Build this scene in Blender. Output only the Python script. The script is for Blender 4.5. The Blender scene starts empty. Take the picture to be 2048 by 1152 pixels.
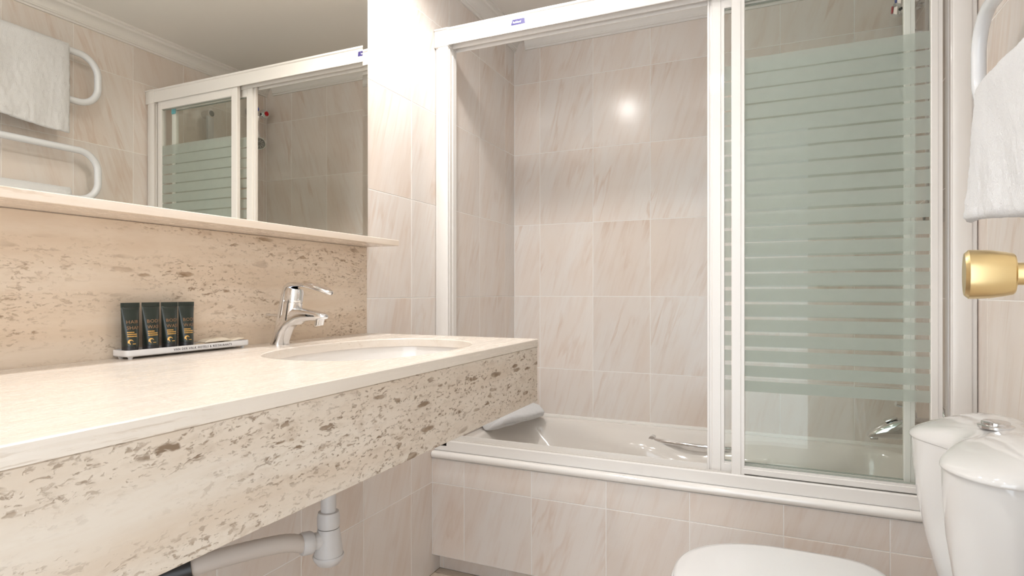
import bpy, bmesh, math, random
from mathutils import Vector, Matrix, noise
random.seed(7)
sc = bpy.context.scene
C = sc.collection
PI = math.pi
CZ = 1.006            # eye height; everything below is written relative to the eye, then lifted at the end

# ------------------------------------------------------------------ camera
cam_d = bpy.data.cameras.new('camera'); cam = bpy.data.objects.new('camera', cam_d); C.objects.link(cam)
cam_d.sensor_width = 36.0; cam_d.lens = 1173.9 * 36 / 2048; cam_d.shift_y = 8.2 / 2048
cam_d.clip_start = 0.02
cam.rotation_euler = (PI / 2, 0, math.radians(23.947))
sc.camera = cam

# ------------------------------------------------------------------ world, lights, exposure
w = bpy.data.worlds.new('daylight'); sc.world = w; w.use_nodes = True
w.node_tree.nodes['Background'].inputs[0].default_value = (0.86, 0.93, 1.0, 1)
w.node_tree.nodes['Background'].inputs[1].default_value = 3.2
sc.view_settings.view_transform = 'Standard'; sc.view_settings.look = 'None'
sc.view_settings.gamma = 1.0; sc.view_settings.use_curve_mapping = False
sc.view_settings.exposure = 0.09
try:
    sc.cycles.max_bounces = 8; sc.cycles.diffuse_bounces = 4; sc.cycles.glossy_bounces = 4
    sc.cycles.transparent_max_bounces = 14; sc.cycles.sample_clamp_indirect = 6.0
    sc.cycles.use_adaptive_sampling = True; sc.cycles.adaptive_threshold = 0.08; sc.cycles.adaptive_min_samples = 16
    sc.cycles.use_denoising = True
except Exception: pass
CEIL = 1.195
# recessed spots over the vanity (x, y, watts, beam angle) and unseen dome lamps added as ceiling fill (x, y)
LAMPS = [(-0.825, 1.435, 33.0, 166), (-0.825, 0.55, 24.0, 150)]
FILL_DOMES = [(-0.30, 1.05), (-0.30, 0.28)]  # depth follows the header's shadow edges; glowing dome form added to reach the ceiling
LAMP_COL = (1.0, 0.972, 0.945)
FILL_GLOW = 40.0

# ------------------------------------------------------------------ node helpers
def mat(name):
    m = bpy.data.materials.new(name); m.use_nodes = True
    nt = m.node_tree; b = nt.nodes['Principled BSDF']
    return m, nt, b
def simple(name, col, rough=0.4, metal=0.0, spec=0.5, coat=0.0, bump=None, sheen=0.0):
    m, nt, b = mat(name)
    b.inputs['Base Color'].default_value = (*col, 1); b.inputs['Roughness'].default_value = rough
    b.inputs['Metallic'].default_value = metal; b.inputs['Specular IOR Level'].default_value = spec
    b.inputs['Coat Weight'].default_value = coat; b.inputs['Coat Roughness'].default_value = 0.04
    if sheen: b.inputs['Sheen Weight'].default_value = sheen
    # every surface keeps a little procedural unevenness
    tc = nt.nodes.new('ShaderNodeTexCoord'); nz = nt.nodes.new('ShaderNodeTexNoise')
    sc_, st, di = bump or (60.0, 0.02, 0.001)
    nz.inputs['Scale'].default_value = sc_; nz.inputs['Detail'].default_value = 3
    nt.links.new(tc.outputs['Object'], nz.inputs['Vector'])
    bp = nt.nodes.new('ShaderNodeBump'); bp.inputs['Strength'].default_value = st; bp.inputs['Distance'].default_value = di
    nt.links.new(nz.outputs['Fac'], bp.inputs['Height']); nt.links.new(bp.outputs['Normal'], b.inputs['Normal'])
    return m
class N:
    """tiny node builder"""
    def __init__(s, nt): s.nt = nt
    def new(s, t, **kw):
        n = s.nt.nodes.new(t)
        for k, v in kw.items(): setattr(n, k, v)
        return n
    def link(s, a, b): s.nt.links.new(a, b)
    def math(s, op, a, b=None, c=None, clamp=False):
        n = s.nt.nodes.new('ShaderNodeMath'); n.operation = op; n.use_clamp = clamp
        for i, v in enumerate((a, b, c)):
            if v is None: continue
            if isinstance(v, (int, float)): n.inputs[i].default_value = v
            else: s.nt.links.new(v, n.inputs[i])
        return n.outputs[0]
    def mapping(s, vec, scale=(1, 1, 1), rot=(0, 0, 0), loc=(0, 0, 0)):
        n = s.nt.nodes.new('ShaderNodeMapping'); s.nt.links.new(vec, n.inputs['Vector'])
        n.inputs['Scale'].default_value = scale; n.inputs['Rotation'].default_value = rot; n.inputs['Location'].default_value = loc
        return n.outputs[0]
    def noise(s, vec, scale, detail=3, rough=0.5, dist=0.0):
        n = s.nt.nodes.new('ShaderNodeTexNoise'); s.nt.links.new(vec, n.inputs['Vector'])
        n.inputs['Scale'].default_value = scale; n.inputs['Detail'].default_value = detail
        n.inputs['Roughness'].default_value = rough; n.inputs['Distortion'].default_value = dist
        return n.outputs['Fac'], n.outputs['Color']
    def voronoi(s, vec, scale):
        n = s.nt.nodes.new('ShaderNodeTexVoronoi'); s.nt.links.new(vec, n.inputs['Vector']); n.inputs['Scale'].default_value = scale
        return n.outputs['Distance'], n.outputs['Color']
    def ramp(s, fac, stops):
        n = s.nt.nodes.new('ShaderNodeValToRGB'); s.nt.links.new(fac, n.inputs['Fac'])
        e = n.color_ramp.elements
        while len(e) < len(stops): e.new(0.5)
        for el, (p, c) in zip(e, stops): el.position = p; el.color = (*c, 1) if len(c) == 3 else c
        return n.outputs['Color']
    def mix(s, fac, a, b):
        n = s.nt.nodes.new('ShaderNodeMix'); n.data_type = 'RGBA'
        for i, v in ((0, fac), (6, a), (7, b)):
            if isinstance(v, (int, float)): n.inputs[i].default_value = v
            elif isinstance(v, tuple): n.inputs[i].default_value = (*v, 1)
            else: s.nt.links.new(v, n.inputs[i])
        return n.outputs[2]
    def vadd(s, a, b):
        n = s.nt.nodes.new('ShaderNodeVectorMath'); n.operation = 'ADD'
        s.nt.links.new(a, n.inputs[0]); s.nt.links.new(b, n.inputs[1]); return n.outputs[0]
    def vscale(s, a, k):
        n = s.nt.nodes.new('ShaderNodeVectorMath'); n.operation = 'SCALE'
        s.nt.links.new(a, n.inputs[0])
        if isinstance(k, (int, float)): n.inputs['Scale'].default_value = k
        else: s.nt.links.new(k, n.inputs['Scale'])
        return n.outputs[0]
    def bump(s, h, strength, dist, bsdf):
        n = s.nt.nodes.new('ShaderNodeBump'); n.inputs['Strength'].default_value = strength; n.inputs['Distance'].default_value = dist
        s.nt.links.new(h, n.inputs['Height']); s.nt.links.new(n.outputs[0], bsdf.inputs['Normal'])

def tile_material(name, base, patch, vein, rough=0.13):
    m, nt, b = mat(name); q = N(nt)
    tc = q.new('ShaderNodeTexCoord'); oi = q.new('ShaderNodeObjectInfo')
    off = q.new('ShaderNodeCombineXYZ')
    q.link(q.math('MULTIPLY', oi.outputs['Random'], 37.0), off.inputs[0]); q.link(q.math('MULTIPLY', oi.outputs['Random'], 91.0), off.inputs[1])
    v = q.vadd(tc.outputs['Object'], off.outputs[0])
    leaned = q.mapping(v, rot=(0, math.radians(-17), 0))
    cloud, _ = q.noise(q.mapping(leaned, scale=(5.0, 5, 1.6)), 1.0, 3, 0.55, 0.4)
    fine, _ = q.noise(q.mapping(leaned, scale=(46.0, 20, 5.0)), 1.0, 4, 0.6, 0.3)
    dist, _ = q.noise(q.mapping(leaned, scale=(9.0, 9, 1.2)), 1.0, 4, 0.62, 0.35)
    vmask = q.math('MULTIPLY', q.math('SUBTRACT', 0.035, q.math('ABSOLUTE', q.math('SUBTRACT', dist, 0.55)), clamp=True), 24.0, clamp=True)
    gate, _ = q.noise(v, 4.0, 2)
    vm = q.math('MULTIPLY', vmask, q.math('MULTIPLY', q.math('SUBTRACT', gate, 0.46, clamp=True), 4.5, clamp=True))
    col = q.mix(q.math('MULTIPLY', q.math('SUBTRACT', cloud, 0.40, clamp=True), 3.6, clamp=True), base, patch)
    col = q.mix(q.math('MULTIPLY', q.math('SUBTRACT', fine, 0.48, clamp=True), 1.1, clamp=True), col, vein)
    col = q.mix(q.math('MULTIPLY', vm, 0.72), col, vein)
    hsv = q.new('ShaderNodeHueSaturation'); q.link(col, hsv.inputs['Color'])
    q.link(q.math('MULTIPLY_ADD', oi.outputs['Random'], 0.07, 0.965), hsv.inputs['Value'])
    q.link(hsv.outputs[0], b.inputs['Base Color'])
    b.inputs['Roughness'].default_value = rough; b.inputs['Specular IOR Level'].default_value = 0.5
    wv, _ = q.noise(v, 9.0, 2); q.bump(wv, 0.05, 0.004, b)
    return m

def travertine(name, layer, base, tan, pit, pit_amt=1.0, rough=0.25, big=1.0, fine=1.0, relief=0.35, cl=0.41, stretch=1.0):
    """layer: which local axis crosses the strata (x for worktops, z for upright slabs)"""
    m, nt, b = mat(name); q = N(nt)
    tc = q.new('ShaderNodeTexCoord'); v = tc.outputs['Object']
    def strat(along, across, third=1.0):
        along = along / stretch
        return (across, along, third * across) if layer == 'x' else (third * across, along, across)
    wn, wc = q.noise(q.mapping(v, scale=strat(3, 6)), 1.0, 3)
    warp = q.vadd(v, q.vscale(wc, 0.035))
    band, _ = q.noise(q.mapping(warp, scale=strat(1.2, 22)), 1.0, 4, 0.55)
    cloud, _ = q.noise(q.mapping(warp, scale=strat(5, 12)), 1.0, 4, 0.6)
    grain, _ = q.noise(q.mapping(warp, scale=strat(40, 160 * fine)), 1.0, 3, 0.6)
    col = q.mix(q.math('MULTIPLY', q.math('SUBTRACT', band, 0.34, clamp=True), 2.6, clamp=True), base, tan)
    light = tuple(min(1, c * 1.07) for c in base)
    col = q.mix(q.math('MULTIPLY', q.math('SUBTRACT', cloud, 0.52, clamp=True), 3.0, clamp=True), col, light)
    col = q.mix(q.math('MULTIPLY', q.math('SUBTRACT', grain, 0.52, clamp=True), 1.4, clamp=True), col, tan)
    # pits, clustered along the strata
    clus, _ = q.noise(q.mapping(warp, scale=strat(2.6, 13)), 1.0, 3, 0.55)
    clm = q.math('MULTIPLY', q.math('SUBTRACT', clus, cl, clamp=True), 6.0, clamp=True)
    jn, jc = q.noise(q.mapping(v, scale=(60, 60, 60)), 1.0, 2)
    jit = q.vadd(warp, q.vscale(jc, 0.006 / fine))
    def pits(al, ac, thr, soft, gate):
        d, c = q.voronoi(q.mapping(jit, scale=strat(al, ac)), 1.0)
        sep = q.new('ShaderNodeSeparateColor'); q.link(c, sep.inputs[0])
        pick = q.math('GREATER_THAN', sep.outputs[0], gate)
        t = q.math('MULTIPLY', q.math('MULTIPLY_ADD', sep.outputs[1], 0.7, 0.3), thr)
        mm = q.math('MULTIPLY', q.math('SUBTRACT', t, d, clamp=True), soft, clamp=True)
        return q.math('MULTIPLY', mm, pick), sep.outputs[2]
    def flecks(al, ac, thr, soft, seed):
        nf, _ = q.noise(q.mapping(jit, scale=strat(al, ac * fine), loc=(seed, seed, seed)), 1.0, 3, 0.62, 0.25)
        return q.math('MULTIPLY', q.math('SUBTRACT', nf, thr, clamp=True), soft, clamp=True)
    p1 = flecks(75, 190, 0.565, 12.0, 3.1)
    p2 = flecks(30, 95, 0.605, 14.0, 7.7)
    p3, r3 = pits(15, 66 * fine, 0.42 * big, 9.0, 0.80)
    tone, _ = q.noise(q.mapping(v, scale=strat(30, 90)), 1.0, 2)
    pm = q.math('MULTIPLY', q.math('MAXIMUM', q.math('MULTIPLY', p1, 0.75), p2), clm)
    pm = q.math('MULTIPLY', q.math('MAXIMUM', pm, q.math('MULTIPLY', p3, clm)), pit_amt, clamp=True)
    halo = q.math('MULTIPLY', flecks(24, 80, 0.52, 6.0, 7.7), clm)
    col = q.mix(q.math('MULTIPLY', halo, 0.55 * pit_amt), col, tuple(0.75 * c + 0.25 * p_ for c, p_ in zip(tan, pit)))
    pcol = q.mix(q.math('MULTIPLY', q.math('SUBTRACT', tone, 0.40, clamp=True), 4.0, clamp=True), pit, tuple(0.5 * a + 0.5 * c for a, c in zip(pit, tan)))
    col = q.mix(q.math('MULTIPLY', pm, 0.88), col, pcol)
    q.link(col, b.inputs['Base Color'])
    q.link(q.math('MULTIPLY_ADD', pm, 0.5, rough), b.inputs['Roughness'])
    q.bump(q.math('SUBTRACT', q.math('MULTIPLY', grain, 0.06), pm), relief, 0.004, b)
    return m

M = {}
M['tile'] = tile_material('glazed_wall_tile', (0.775, 0.718, 0.670), (0.752, 0.655, 0.580), (0.625, 0.460, 0.355), 0.19)
M['floor_tile'] = tile_material('floor_tile', (0.66, 0.56, 0.46), (0.60, 0.49, 0.39), (0.45, 0.34, 0.25), 0.3)
M['grout'] = simple('grout', (0.85, 0.82, 0.785), 0.85, bump=(300, 0.2, 0.001))
M['floor_grout'] = simple('floor_grout', (0.20, 0.13, 0.09), 0.9)
M['ceiling'] = simple('ceiling_paint', (0.83, 0.80, 0.755), 0.6)
M['cornice'] = simple('cornice_plaster', (0.80, 0.77, 0.73), 0.6)
M['stone_up'] = travertine('travertine_upright', 'z', (0.765, 0.645, 0.520), (0.68, 0.530, 0.390), (0.24, 0.145, 0.075), 1.0, 0.3, cl=0.39)
M['stone_front'] = travertine('travertine_front', 'z', (0.690, 0.615, 0.530), (0.615, 0.505, 0.400), (0.175, 0.110, 0.060), 1.15, 0.32, big=1.1, cl=0.34)
M['stone_top'] = travertine('travertine_top', 'x', (0.765, 0.700, 0.630), (0.72, 0.635, 0.545), (0.36, 0.25, 0.155), 0.85, 0.24, big=0.5, fine=2.4, relief=0.05, cl=0.42, stretch=5.0)
M['stone_shelf'] = travertine('travertine_shelf', 'x', (0.80, 0.715, 0.635), (0.75, 0.62, 0.50), (0.45, 0.31, 0.19), 0.5, 0.25, big=0.6, fine=1.5, relief=0.10, cl=0.47, stretch=3.0)
M['frame'] = simple('cream_lacquered_aluminium', (0.81, 0.775, 0.735), 0.28, coat=0.15)
M['frame_dark'] = simple('track_shadow_rubber', (0.10, 0.075, 0.055), 0.7)  # dark colour standing in for shade inside the sill track
M['seal'] = simple('grey_green_seal', (0.36, 0.38, 0.34), 0.5)
M['bead'] = simple('silicone_bead', (0.84, 0.81, 0.76), 0.4)
M['bullnose'] = simple('glazed_bullnose', (0.85, 0.82, 0.78), 0.08, coat=0.5)
M['tub'] = simple('tub_acrylic', (0.80, 0.755, 0.705), 0.10, coat=0.6, bump=(6, 0.02, 0.002))
M['porcelain'] = simple('porcelain', (0.70, 0.685, 0.665), 0.06, coat=0.6, bump=(7, 0.015, 0.002))
M['seat'] = simple('seat_plastic', (0.755, 0.75, 0.745), 0.18, coat=0.2)
M['basin'] = simple('basin_porcelain', (0.83, 0.79, 0.75), 0.08, coat=0.5)
M['chrome'] = simple('chrome', (0.80, 0.80, 0.81), 0.06, 1.0)
M['brass'] = simple('brushed_brass', (0.74, 0.57, 0.30), 0.30, 1.0, bump=(200, 0.05, 0.0005))
M['pvc'] = simple('grey_plastic_pipe', (0.62, 0.60, 0.59), 0.4)
M['hose'] = simple('ribbed_hose', (0.60, 0.54, 0.49), 0.5)
M['black'] = simple('black_plastic', (0.022, 0.020, 0.020), 0.35)
M['tube'] = simple('dark_green_plastic', (0.018, 0.026, 0.020), 0.30, coat=0.2)
M['gold'] = simple('gold_print', (0.80, 0.46, 0.12), 0.35, 0.3)
M['copper'] = simple('copper_print', (0.62, 0.36, 0.19), 0.4, 0.2)
M['tray'] = simple('white_plastic_tray', (0.80, 0.78, 0.77), 0.35)
M['ink'] = simple('dark_ink', (0.06, 0.05, 0.06), 0.6)
M['navy'] = simple('navy_print', (0.035, 0.025, 0.16), 0.35)
M['white_print'] = simple('white_print', (0.85, 0.85, 0.88), 0.4)
M['red'] = simple('red_dot', (0.55, 0.01, 0.02), 0.3)
M['blue'] = simple('blue_dot', (0.02, 0.06, 0.45), 0.3)
M['teal'] = simple('teal_plastic', (0.12, 0.52, 0.62), 0.3)
M['spray'] = simple('spray_face', (0.22, 0.21, 0.19), 0.4)
M['paper'] = simple('kraft_paper', (0.72, 0.58, 0.42), 0.7, bump=(90, 0.2, 0.001))
M['paper2'] = simple('pale_paper', (0.78, 0.68, 0.54), 0.7, bump=(90, 0.2, 0.001))
M['radiator'] = simple('white_enamel', (0.78, 0.79, 0.81), 0.22, coat=0.3)
M['door'] = simple('door_paint', (0.74, 0.70, 0.64), 0.4)
def towel_mat():
    m, nt, b = mat('terry_cotton'); q = N(nt)
    tc = q.new('ShaderNodeTexCoord')
    a, _ = q.noise(tc.outputs['Object'], 420, 3, 0.7); c, _ = q.noise(tc.outputs['Object'], 40, 3)
    q.link(q.mix(a, (0.72, 0.715, 0.72), (0.88, 0.875, 0.875)), b.inputs['Base Color'])
    b.inputs['Roughness'].default_value = 0.95; b.inputs['Sheen Weight'].default_value = 0.4; b.inputs['Specular IOR Level'].default_value = 0.1
    q.bump(q.math('ADD', a, q.math('MULTIPLY', c, 0.8)), 0.7, 0.004, b)
    return m
M['towel'] = towel_mat()
def mirror_mat():
    m, nt, b = mat('silvered_mirror')
    b.inputs['Base Color'].default_value = (0.845, 0.825, 0.765, 1); b.inputs['Metallic'].default_value = 1; b.inputs['Roughness'].default_value = 0.0
    return m
M['mirror'] = mirror_mat()
def glass_mat():
    m = bpy.data.materials.new('clear_pane'); m.use_nodes = True; nt = m.node_tree; q = N(nt)
    nt.nodes.remove(nt.nodes['Principled BSDF']); out = nt.nodes['Material Output']
    t = q.new('ShaderNodeBsdfTransparent'); t.inputs[0].default_value = (0.963, 0.978, 0.966, 1)
    g = q.new('ShaderNodeBsdfGlossy'); g.inputs['Roughness'].default_value = 0.01; g.inputs['Color'].default_value = (0.95, 0.98, 0.97, 1)
    fr = q.new('ShaderNodeFresnel'); fr.inputs['IOR'].default_value = 1.45
    mx = q.new('ShaderNodeMixShader'); geo = q.new('ShaderNodeNewGeometry')
    q.link(q.math('MULTIPLY', fr.outputs[0], q.math('SUBTRACT', 1.0, geo.outputs['Backfacing'])), mx.inputs[0]); q.link(t.outputs[0], mx.inputs[1]); q.link(g.outputs[0], mx.inputs[2])
    q.link(mx.outputs[0], out.inputs['Surface']); return m
M['glass'] = glass_mat()
M['glass_edge'] = simple('green_glass_edge', (0.32, 0.42, 0.34), 0.15)
def frost_mat():
    m = bpy.data.materials.new('frosted_print'); m.use_nodes = True; nt = m.node_tree; q = N(nt)
    nt.nodes.remove(nt.nodes['Principled BSDF']); out = nt.nodes['Material Output']
    t = q.new('ShaderNodeBsdfTransparent'); t.inputs[0].default_value = (0.90, 0.94, 0.91, 1)
    d = q.new('ShaderNodeBsdfDiffuse'); d.inputs[0].default_value = (0.575, 0.62, 0.575, 1)
    tr = q.new('ShaderNodeBsdfTranslucent'); tr.inputs[0].default_value = (0.68, 0.73, 0.68, 1)
    a = q.new('ShaderNodeMixShader'); a.inputs[0].default_value = 0.45; q.link(d.outputs[0], a.inputs[1]); q.link(tr.outputs[0], a.inputs[2])
    tc = q.new('ShaderNodeTexCoord'); f, _ = q.noise(tc.outputs['Object'], 30, 2)
    mx = q.new('ShaderNodeMixShader'); q.link(q.math('MULTIPLY_ADD', f, 0.06, 0.60), mx.inputs[0])
    q.link(t.outputs[0], mx.inputs[1]); q.link(a.outputs[0], mx.inputs[2])
    q.link(mx.outputs[0], out.inputs['Surface']); return m
M['frost'] = frost_mat()
def lamp_mat(name, glow):
    m = bpy.data.materials.new(name); m.use_nodes = True; nt = m.node_tree
    nt.nodes.remove(nt.nodes['Principled BSDF']); e = nt.nodes.new('ShaderNodeEmission')
    e.inputs[0].default_value = (*LAMP_COL, 1); e.inputs[1].default_value = glow
    nt.links.new(e.outputs[0], nt.nodes['Material Output'].inputs['Surface']); return m
M['lamp'] = lamp_mat('lamp_glow', 12)
M['dome'] = lamp_mat('opal_glow', FILL_GLOW)

# ------------------------------------------------------------------ mesh helpers (coordinates: metres, z from the eye)
def origin(p):
    o = Vector((0, 0, 0))
    while p is not None: o = o + Vector(p.location); p = p.parent
    return o
def finish(name, me, m, parent=None, smooth=35):
    if smooth:
        me.polygons.foreach_set('use_smooth', [True] * len(me.polygons))
        try: me.set_sharp_from_angle(angle=math.radians(smooth))
        except Exception: pass
    if m is not None: me.materials.append(M[m] if isinstance(m, str) else m)
    o = bpy.data.objects.new(name, me); C.objects.link(o)
    if parent is not None:
        off = origin(parent)
        me.transform(Matrix.Translation(-off)); o.parent = parent
    return o
def mesh(name, verts, faces, m, parent=None, smooth=35):
    me = bpy.data.meshes.new(name); me.from_pydata([tuple(v) for v in verts], [], faces); me.update()
    bm = bmesh.new(); bm.from_mesh(me); bmesh.ops.recalc_face_normals(bm, faces=bm.faces); bm.to_mesh(me); bm.free()
    return finish(name, me, m, parent, smooth)
def box_bm(bm, x0, x1, y0, y1, z0, z1, bevel=0.0, seg=1):
    r = bmesh.ops.create_cube(bm, size=1.0)
    vs = r['verts']
    for v in vs: v.co = Vector(((x0 + x1) / 2 + v.co.x * (x1 - x0), (y0 + y1) / 2 + v.co.y * (y1 - y0), (z0 + z1) / 2 + v.co.z * (z1 - z0)))
    if bevel:
        es = list({e for v in vs for e in v.link_edges})
        bmesh.ops.bevel(bm, geom=es, offset=bevel, segments=seg, affect='EDGES', profile=0.5)
def box(name, x0, x1, y0, y1, z0, z1, m, parent=None, bevel=0.0, seg=1, smooth=35):
    bm = bmesh.new(); box_bm(bm, min(x0, x1), max(x0, x1), min(y0, y1), max(y0, y1), min(z0, z1), max(z0, z1), bevel, seg)
    me = bpy.data.meshes.new(name); bm.to_mesh(me); bm.free()
    return finish(name, me, m, parent, smooth)
def loft_data(rings, cap=True, closed=True):
    n = len(rings[0]); verts = [p for r in rings for p in r]; faces = []
    for k in range(len(rings) - 1):
        for i in range(n if closed else n - 1):
            j = (i + 1) % n
            faces.append((k * n + i, k * n + j, (k + 1) * n + j, (k + 1) * n + i))
    if cap:
        faces.append(tuple(range(n - 1, -1, -1))); b = (len(rings) - 1) * n; faces.append(tuple(range(b, b + n)))
    return verts, faces
def loft(name, rings, m, parent=None, cap=True, smooth=35):
    v, f = loft_data(rings, cap); return mesh(name, v, f, m, parent, smooth)
def sweep_rings(path, radii, n=16, flat=None, up=Vector((0, 0, 1))):
    """rings of a round (or flattened) bar along a path"""
    P = [Vector(p) for p in path]; rings = []
    T = [(P[min(i + 1, len(P) - 1)] - P[max(i - 1, 0)]).normalized() for i in range(len(P))]
    ref = up if abs(T[0].dot(up)) < 0.95 else Vector((1, 0, 0))
    a = T[0].cross(ref).normalized()
    for i, p in enumerate(P):
        a = (a - T[i] * a.dot(T[i])).normalized(); b = T[i].cross(a).normalized()
        r = radii[i] if isinstance(radii, list) else radii
        ra, rb = r if isinstance(r, tuple) else (r, r)
        rings.append([p + a * (ra * math.cos(2 * PI * k / n)) + b * (rb * math.sin(2 * PI * k / n)) for k in range(n)])
    return rings
def tube(name, path, radii, m, parent=None, n=16, smooth=40):
    return loft(name, sweep_rings(path, radii, n), m, parent, True, smooth)
def spline(pts, per=8):
    P = [Vector(p) for p in pts]; P = [2 * P[0] - P[1]] + P + [2 * P[-1] - P[-2]]; out = []
    for i in range(1, len(P) - 2):
        a, b, c, d = P[i - 1:i + 3]
        for k in range(per):
            t = k / per
            out.append(0.5 * ((2 * b) + (c - a) * t + (2 * a - 5 * b + 4 * c - d) * t * t + (3 * b - a - 3 * c + d) * t ** 3))
    out.append(P[-2]); return out
def lathe(name, prof, m, parent=None, at=(0, 0, 0), axis='z', n=32, smooth=40):
    """prof: (radius, distance along axis) pairs"""
    rings = []
    for r, h in prof:
        ring = []
        for k in range(n):
            c, s = math.cos(2 * PI * k / n) * max(r, 1e-5), math.sin(2 * PI * k / n) * max(r, 1e-5)
            p = {'z': (c, s, h), 'x': (h, c, s), 'y': (c, h, s)}[axis]
            ring.append(Vector(at) + Vector(p))
        rings.append(ring)
    return loft(name, rings, m, parent, True, smooth)
def prism(name, prof, a0, a1, axis, m, parent=None, smooth=35):
    """extrude a 2-D outline along an axis: axis x -> prof is (y,z); axis z -> (x,y); axis y -> (x,z)"""
    f = {'x': lambda p, t: (t, p[0], p[1]), 'z': lambda p, t: (p[0], p[1], t), 'y': lambda p, t: (p[0], t, p[1])}[axis]
    return loft(name, [[f(p, a0) for p in prof], [f(p, a1) for p in prof]], m, parent, True, smooth)
def thing(name, label, cat, loc=(0, 0, 0), group=None):
    o = bpy.data.objects.new(name, None); C.objects.link(o); o.location = loc; o.empty_display_size = 0.05
    return tag(o, label, cat, group)
def tag(o, label, cat, group=None):
    o['label'] = label; o['category'] = cat
    if group: o['group'] = group
    return o
def struct(o, label, cat):
    o['kind'] = 'structure'; o['label'] = label; o['category'] = cat; return o
def text_mesh(body, size, extrude=0.0002, spacing=1.0, align='LEFT'):
    cu = bpy.data.curves.new('text', 'FONT'); cu.body = body; cu.size = size; cu.extrude = extrude; cu.resolution_u = 2
    cu.space_character = spacing; cu.align_x = align
    o = bpy.data.objects.new('text', cu); C.objects.link(o)
    dg = bpy.context.evaluated_depsgraph_get(); dg.update()
    me = bpy.data.meshes.new_from_object(o.evaluated_get(dg))
    bpy.data.objects.remove(o); bpy.data.curves.remove(cu)
    me.materials.clear()
    return me
def lettering(name, body, size, m, parent, fn, **kw):
    me = text_mesh(body, size, **kw)
    for v in me.vertices: v.co = Vector(fn(v.co.x, v.co.y, v.co.z))
    return finish(name, me, m, parent, 0)

# ------------------------------------------------------------------ room shell
LX, RX, BY, TY = -1.1117, 0.472, 2.531, 1.800     # left wall, right wall, back wall, bath front
FL = -1.006
TW, TH = 0.2524, 0.33
ROWS = [-0.0188 + TH * k for k in range(-3, 5)]
G = 0.0022                                          # joint width
wl = struct(box('wall_left', LX - 0.12, LX - 0.0006, -0.3, BY + 0.1, FL, CEIL + 0.05, 'grout'), 'left wall of glazed pink beige tiles behind the vanity', 'wall')
wb = struct(box('wall_back', LX - 0.0006, RX + 0.0006, BY + 0.0006, BY + 0.1, FL, CEIL + 0.05, 'grout'), 'back wall of pink beige tiles above the bathtub', 'wall')
wr = struct(box('wall_right', RX + 0.0006, RX + 0.12, -0.3, BY + 0.1, FL, CEIL + 0.05, 'grout'), 'right wall of pink beige tiles behind toilet and towel rail', 'wall')
wbath = struct(box('wall_bath', LX, RX, TY + 0.0006, TY + 0.036, -0.936, -0.592, 'grout'), 'low tiled wall boxing in the front of the bathtub', 'wall')
base = struct(box('baseboard_bath', LX, RX, 1.8545, 1.885, FL, -0.936, 'grout'), 'recessed tiled toe kick under the bath front', 'baseboard')
floor = struct(box('floor', LX - 0.1, RX + 0.1, -0.3, BY, FL - 0.1, FL - 0.0015, 'floor_grout'), 'beige tiled bathroom floor', 'floor')
ceil = struct(box('ceiling', LX - 0.1, RX + 0.1, -0.3, BY + 0.1, CEIL, CEIL + 0.1, 'ceiling'), 'plain cream painted ceiling', 'ceiling')
tile_cache = {}
def tile_mesh(wd, ht, m='tile', th=0.006):
    key = (round(wd, 4), round(ht, 4), m)
    if key not in tile_cache:
        bm = bmesh.new(); r = bmesh.ops.create_cube(bm, size=1.0)
        for v in r['verts']: v.co = Vector((v.co.x * (wd - G), (v.co.y + 0.5) * th, v.co.z * (ht - G)))
        es = [e for e in bm.edges if all(v.co.y < 1e-6 for v in e.verts)]
        bmesh.ops.bevel(bm, geom=es, offset=0.0009, segments=1, affect='EDGES')
        me = bpy.data.meshes.new('tile'); bm.to_mesh(me); bm.free(); me.materials.append(M[m]); tile_cache[key] = me
    return tile_cache[key]
def tiling(parent, kind, plane, cuts_a, cuts_z, skip=None, m='tile'):
    """kind: left, right, back, floor"""
    for a0, a1 in zip(cuts_a, cuts_a[1:]):
        for z0, z1 in zip(cuts_z, cuts_z[1:]):
            if a1 - a0 < 0.006 or z1 - z0 < 0.006: continue
            if skip and skip(a0, a1, z0, z1): continue
            o = bpy.data.objects.new('tile', tile_mesh(a1 - a0, z1 - z0, m)); C.objects.link(o); o.parent = parent
            am, zm = (a0 + a1) / 2, (z0 + z1) / 2
            if kind == 'back': o.location = (am, plane, zm)
            elif kind == 'left': o.location = (plane, am, zm); o.rotation_euler = (0, 0, PI / 2)
            elif kind == 'right': o.location = (plane, am, zm); o.rotation_euler = (0, 0, -PI / 2)
            else: o.location = (am, zm, plane); o.rotation_euler = (-PI / 2, 0, 0)
def cuts(lo, hi, ph, step):
    k0 = math.ceil((lo - ph) / step); out = [lo]
    x = ph + k0 * step
    while x < hi - 0.004:
        if x > lo + 0.004: out.append(x)
        x += step
    return out + [hi]
CORN = 1.128
zc = [FL] + ROWS[1:] + [CORN]
LEFT_Y = cuts(0.0, BY - 0.001, 1.164, TW)
def behind_bath(a0, a1, z0, z1): return a0 >= 1.90 and z1 <= -0.60
tiling(wl, 'left', LX, LEFT_Y, zc, lambda a0, a1, z0, z1: behind_bath(a0, a1, z0, z1) or (a1 < 1.42 and z0 > 0.30 and z1 < 0.98))
tiling(wb, 'back', BY, cuts(LX + 0.001, RX - 0.001, -0.9827, TW), [z for z in zc if z > -0.7])
tiling(wr, 'right', RX, cuts(0.0, BY - 0.001, 1.756, TW), zc, behind_bath)
tiling(wbath, 'back', TY, cuts(LX + 0.001, RX - 0.001, -0.982, TW), [-0.936, -0.6788, -0.592])
tiling(base, 'back', 1.8531, cuts(LX + 0.001, RX - 0.001, -0.845, TW), [FL, -0.937])
tiling(floor, 'floor', FL, cuts(LX, RX, -0.90, 0.33), cuts(0.0, 1.8545, 0.17, 0.33), m='floor_tile')
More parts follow.
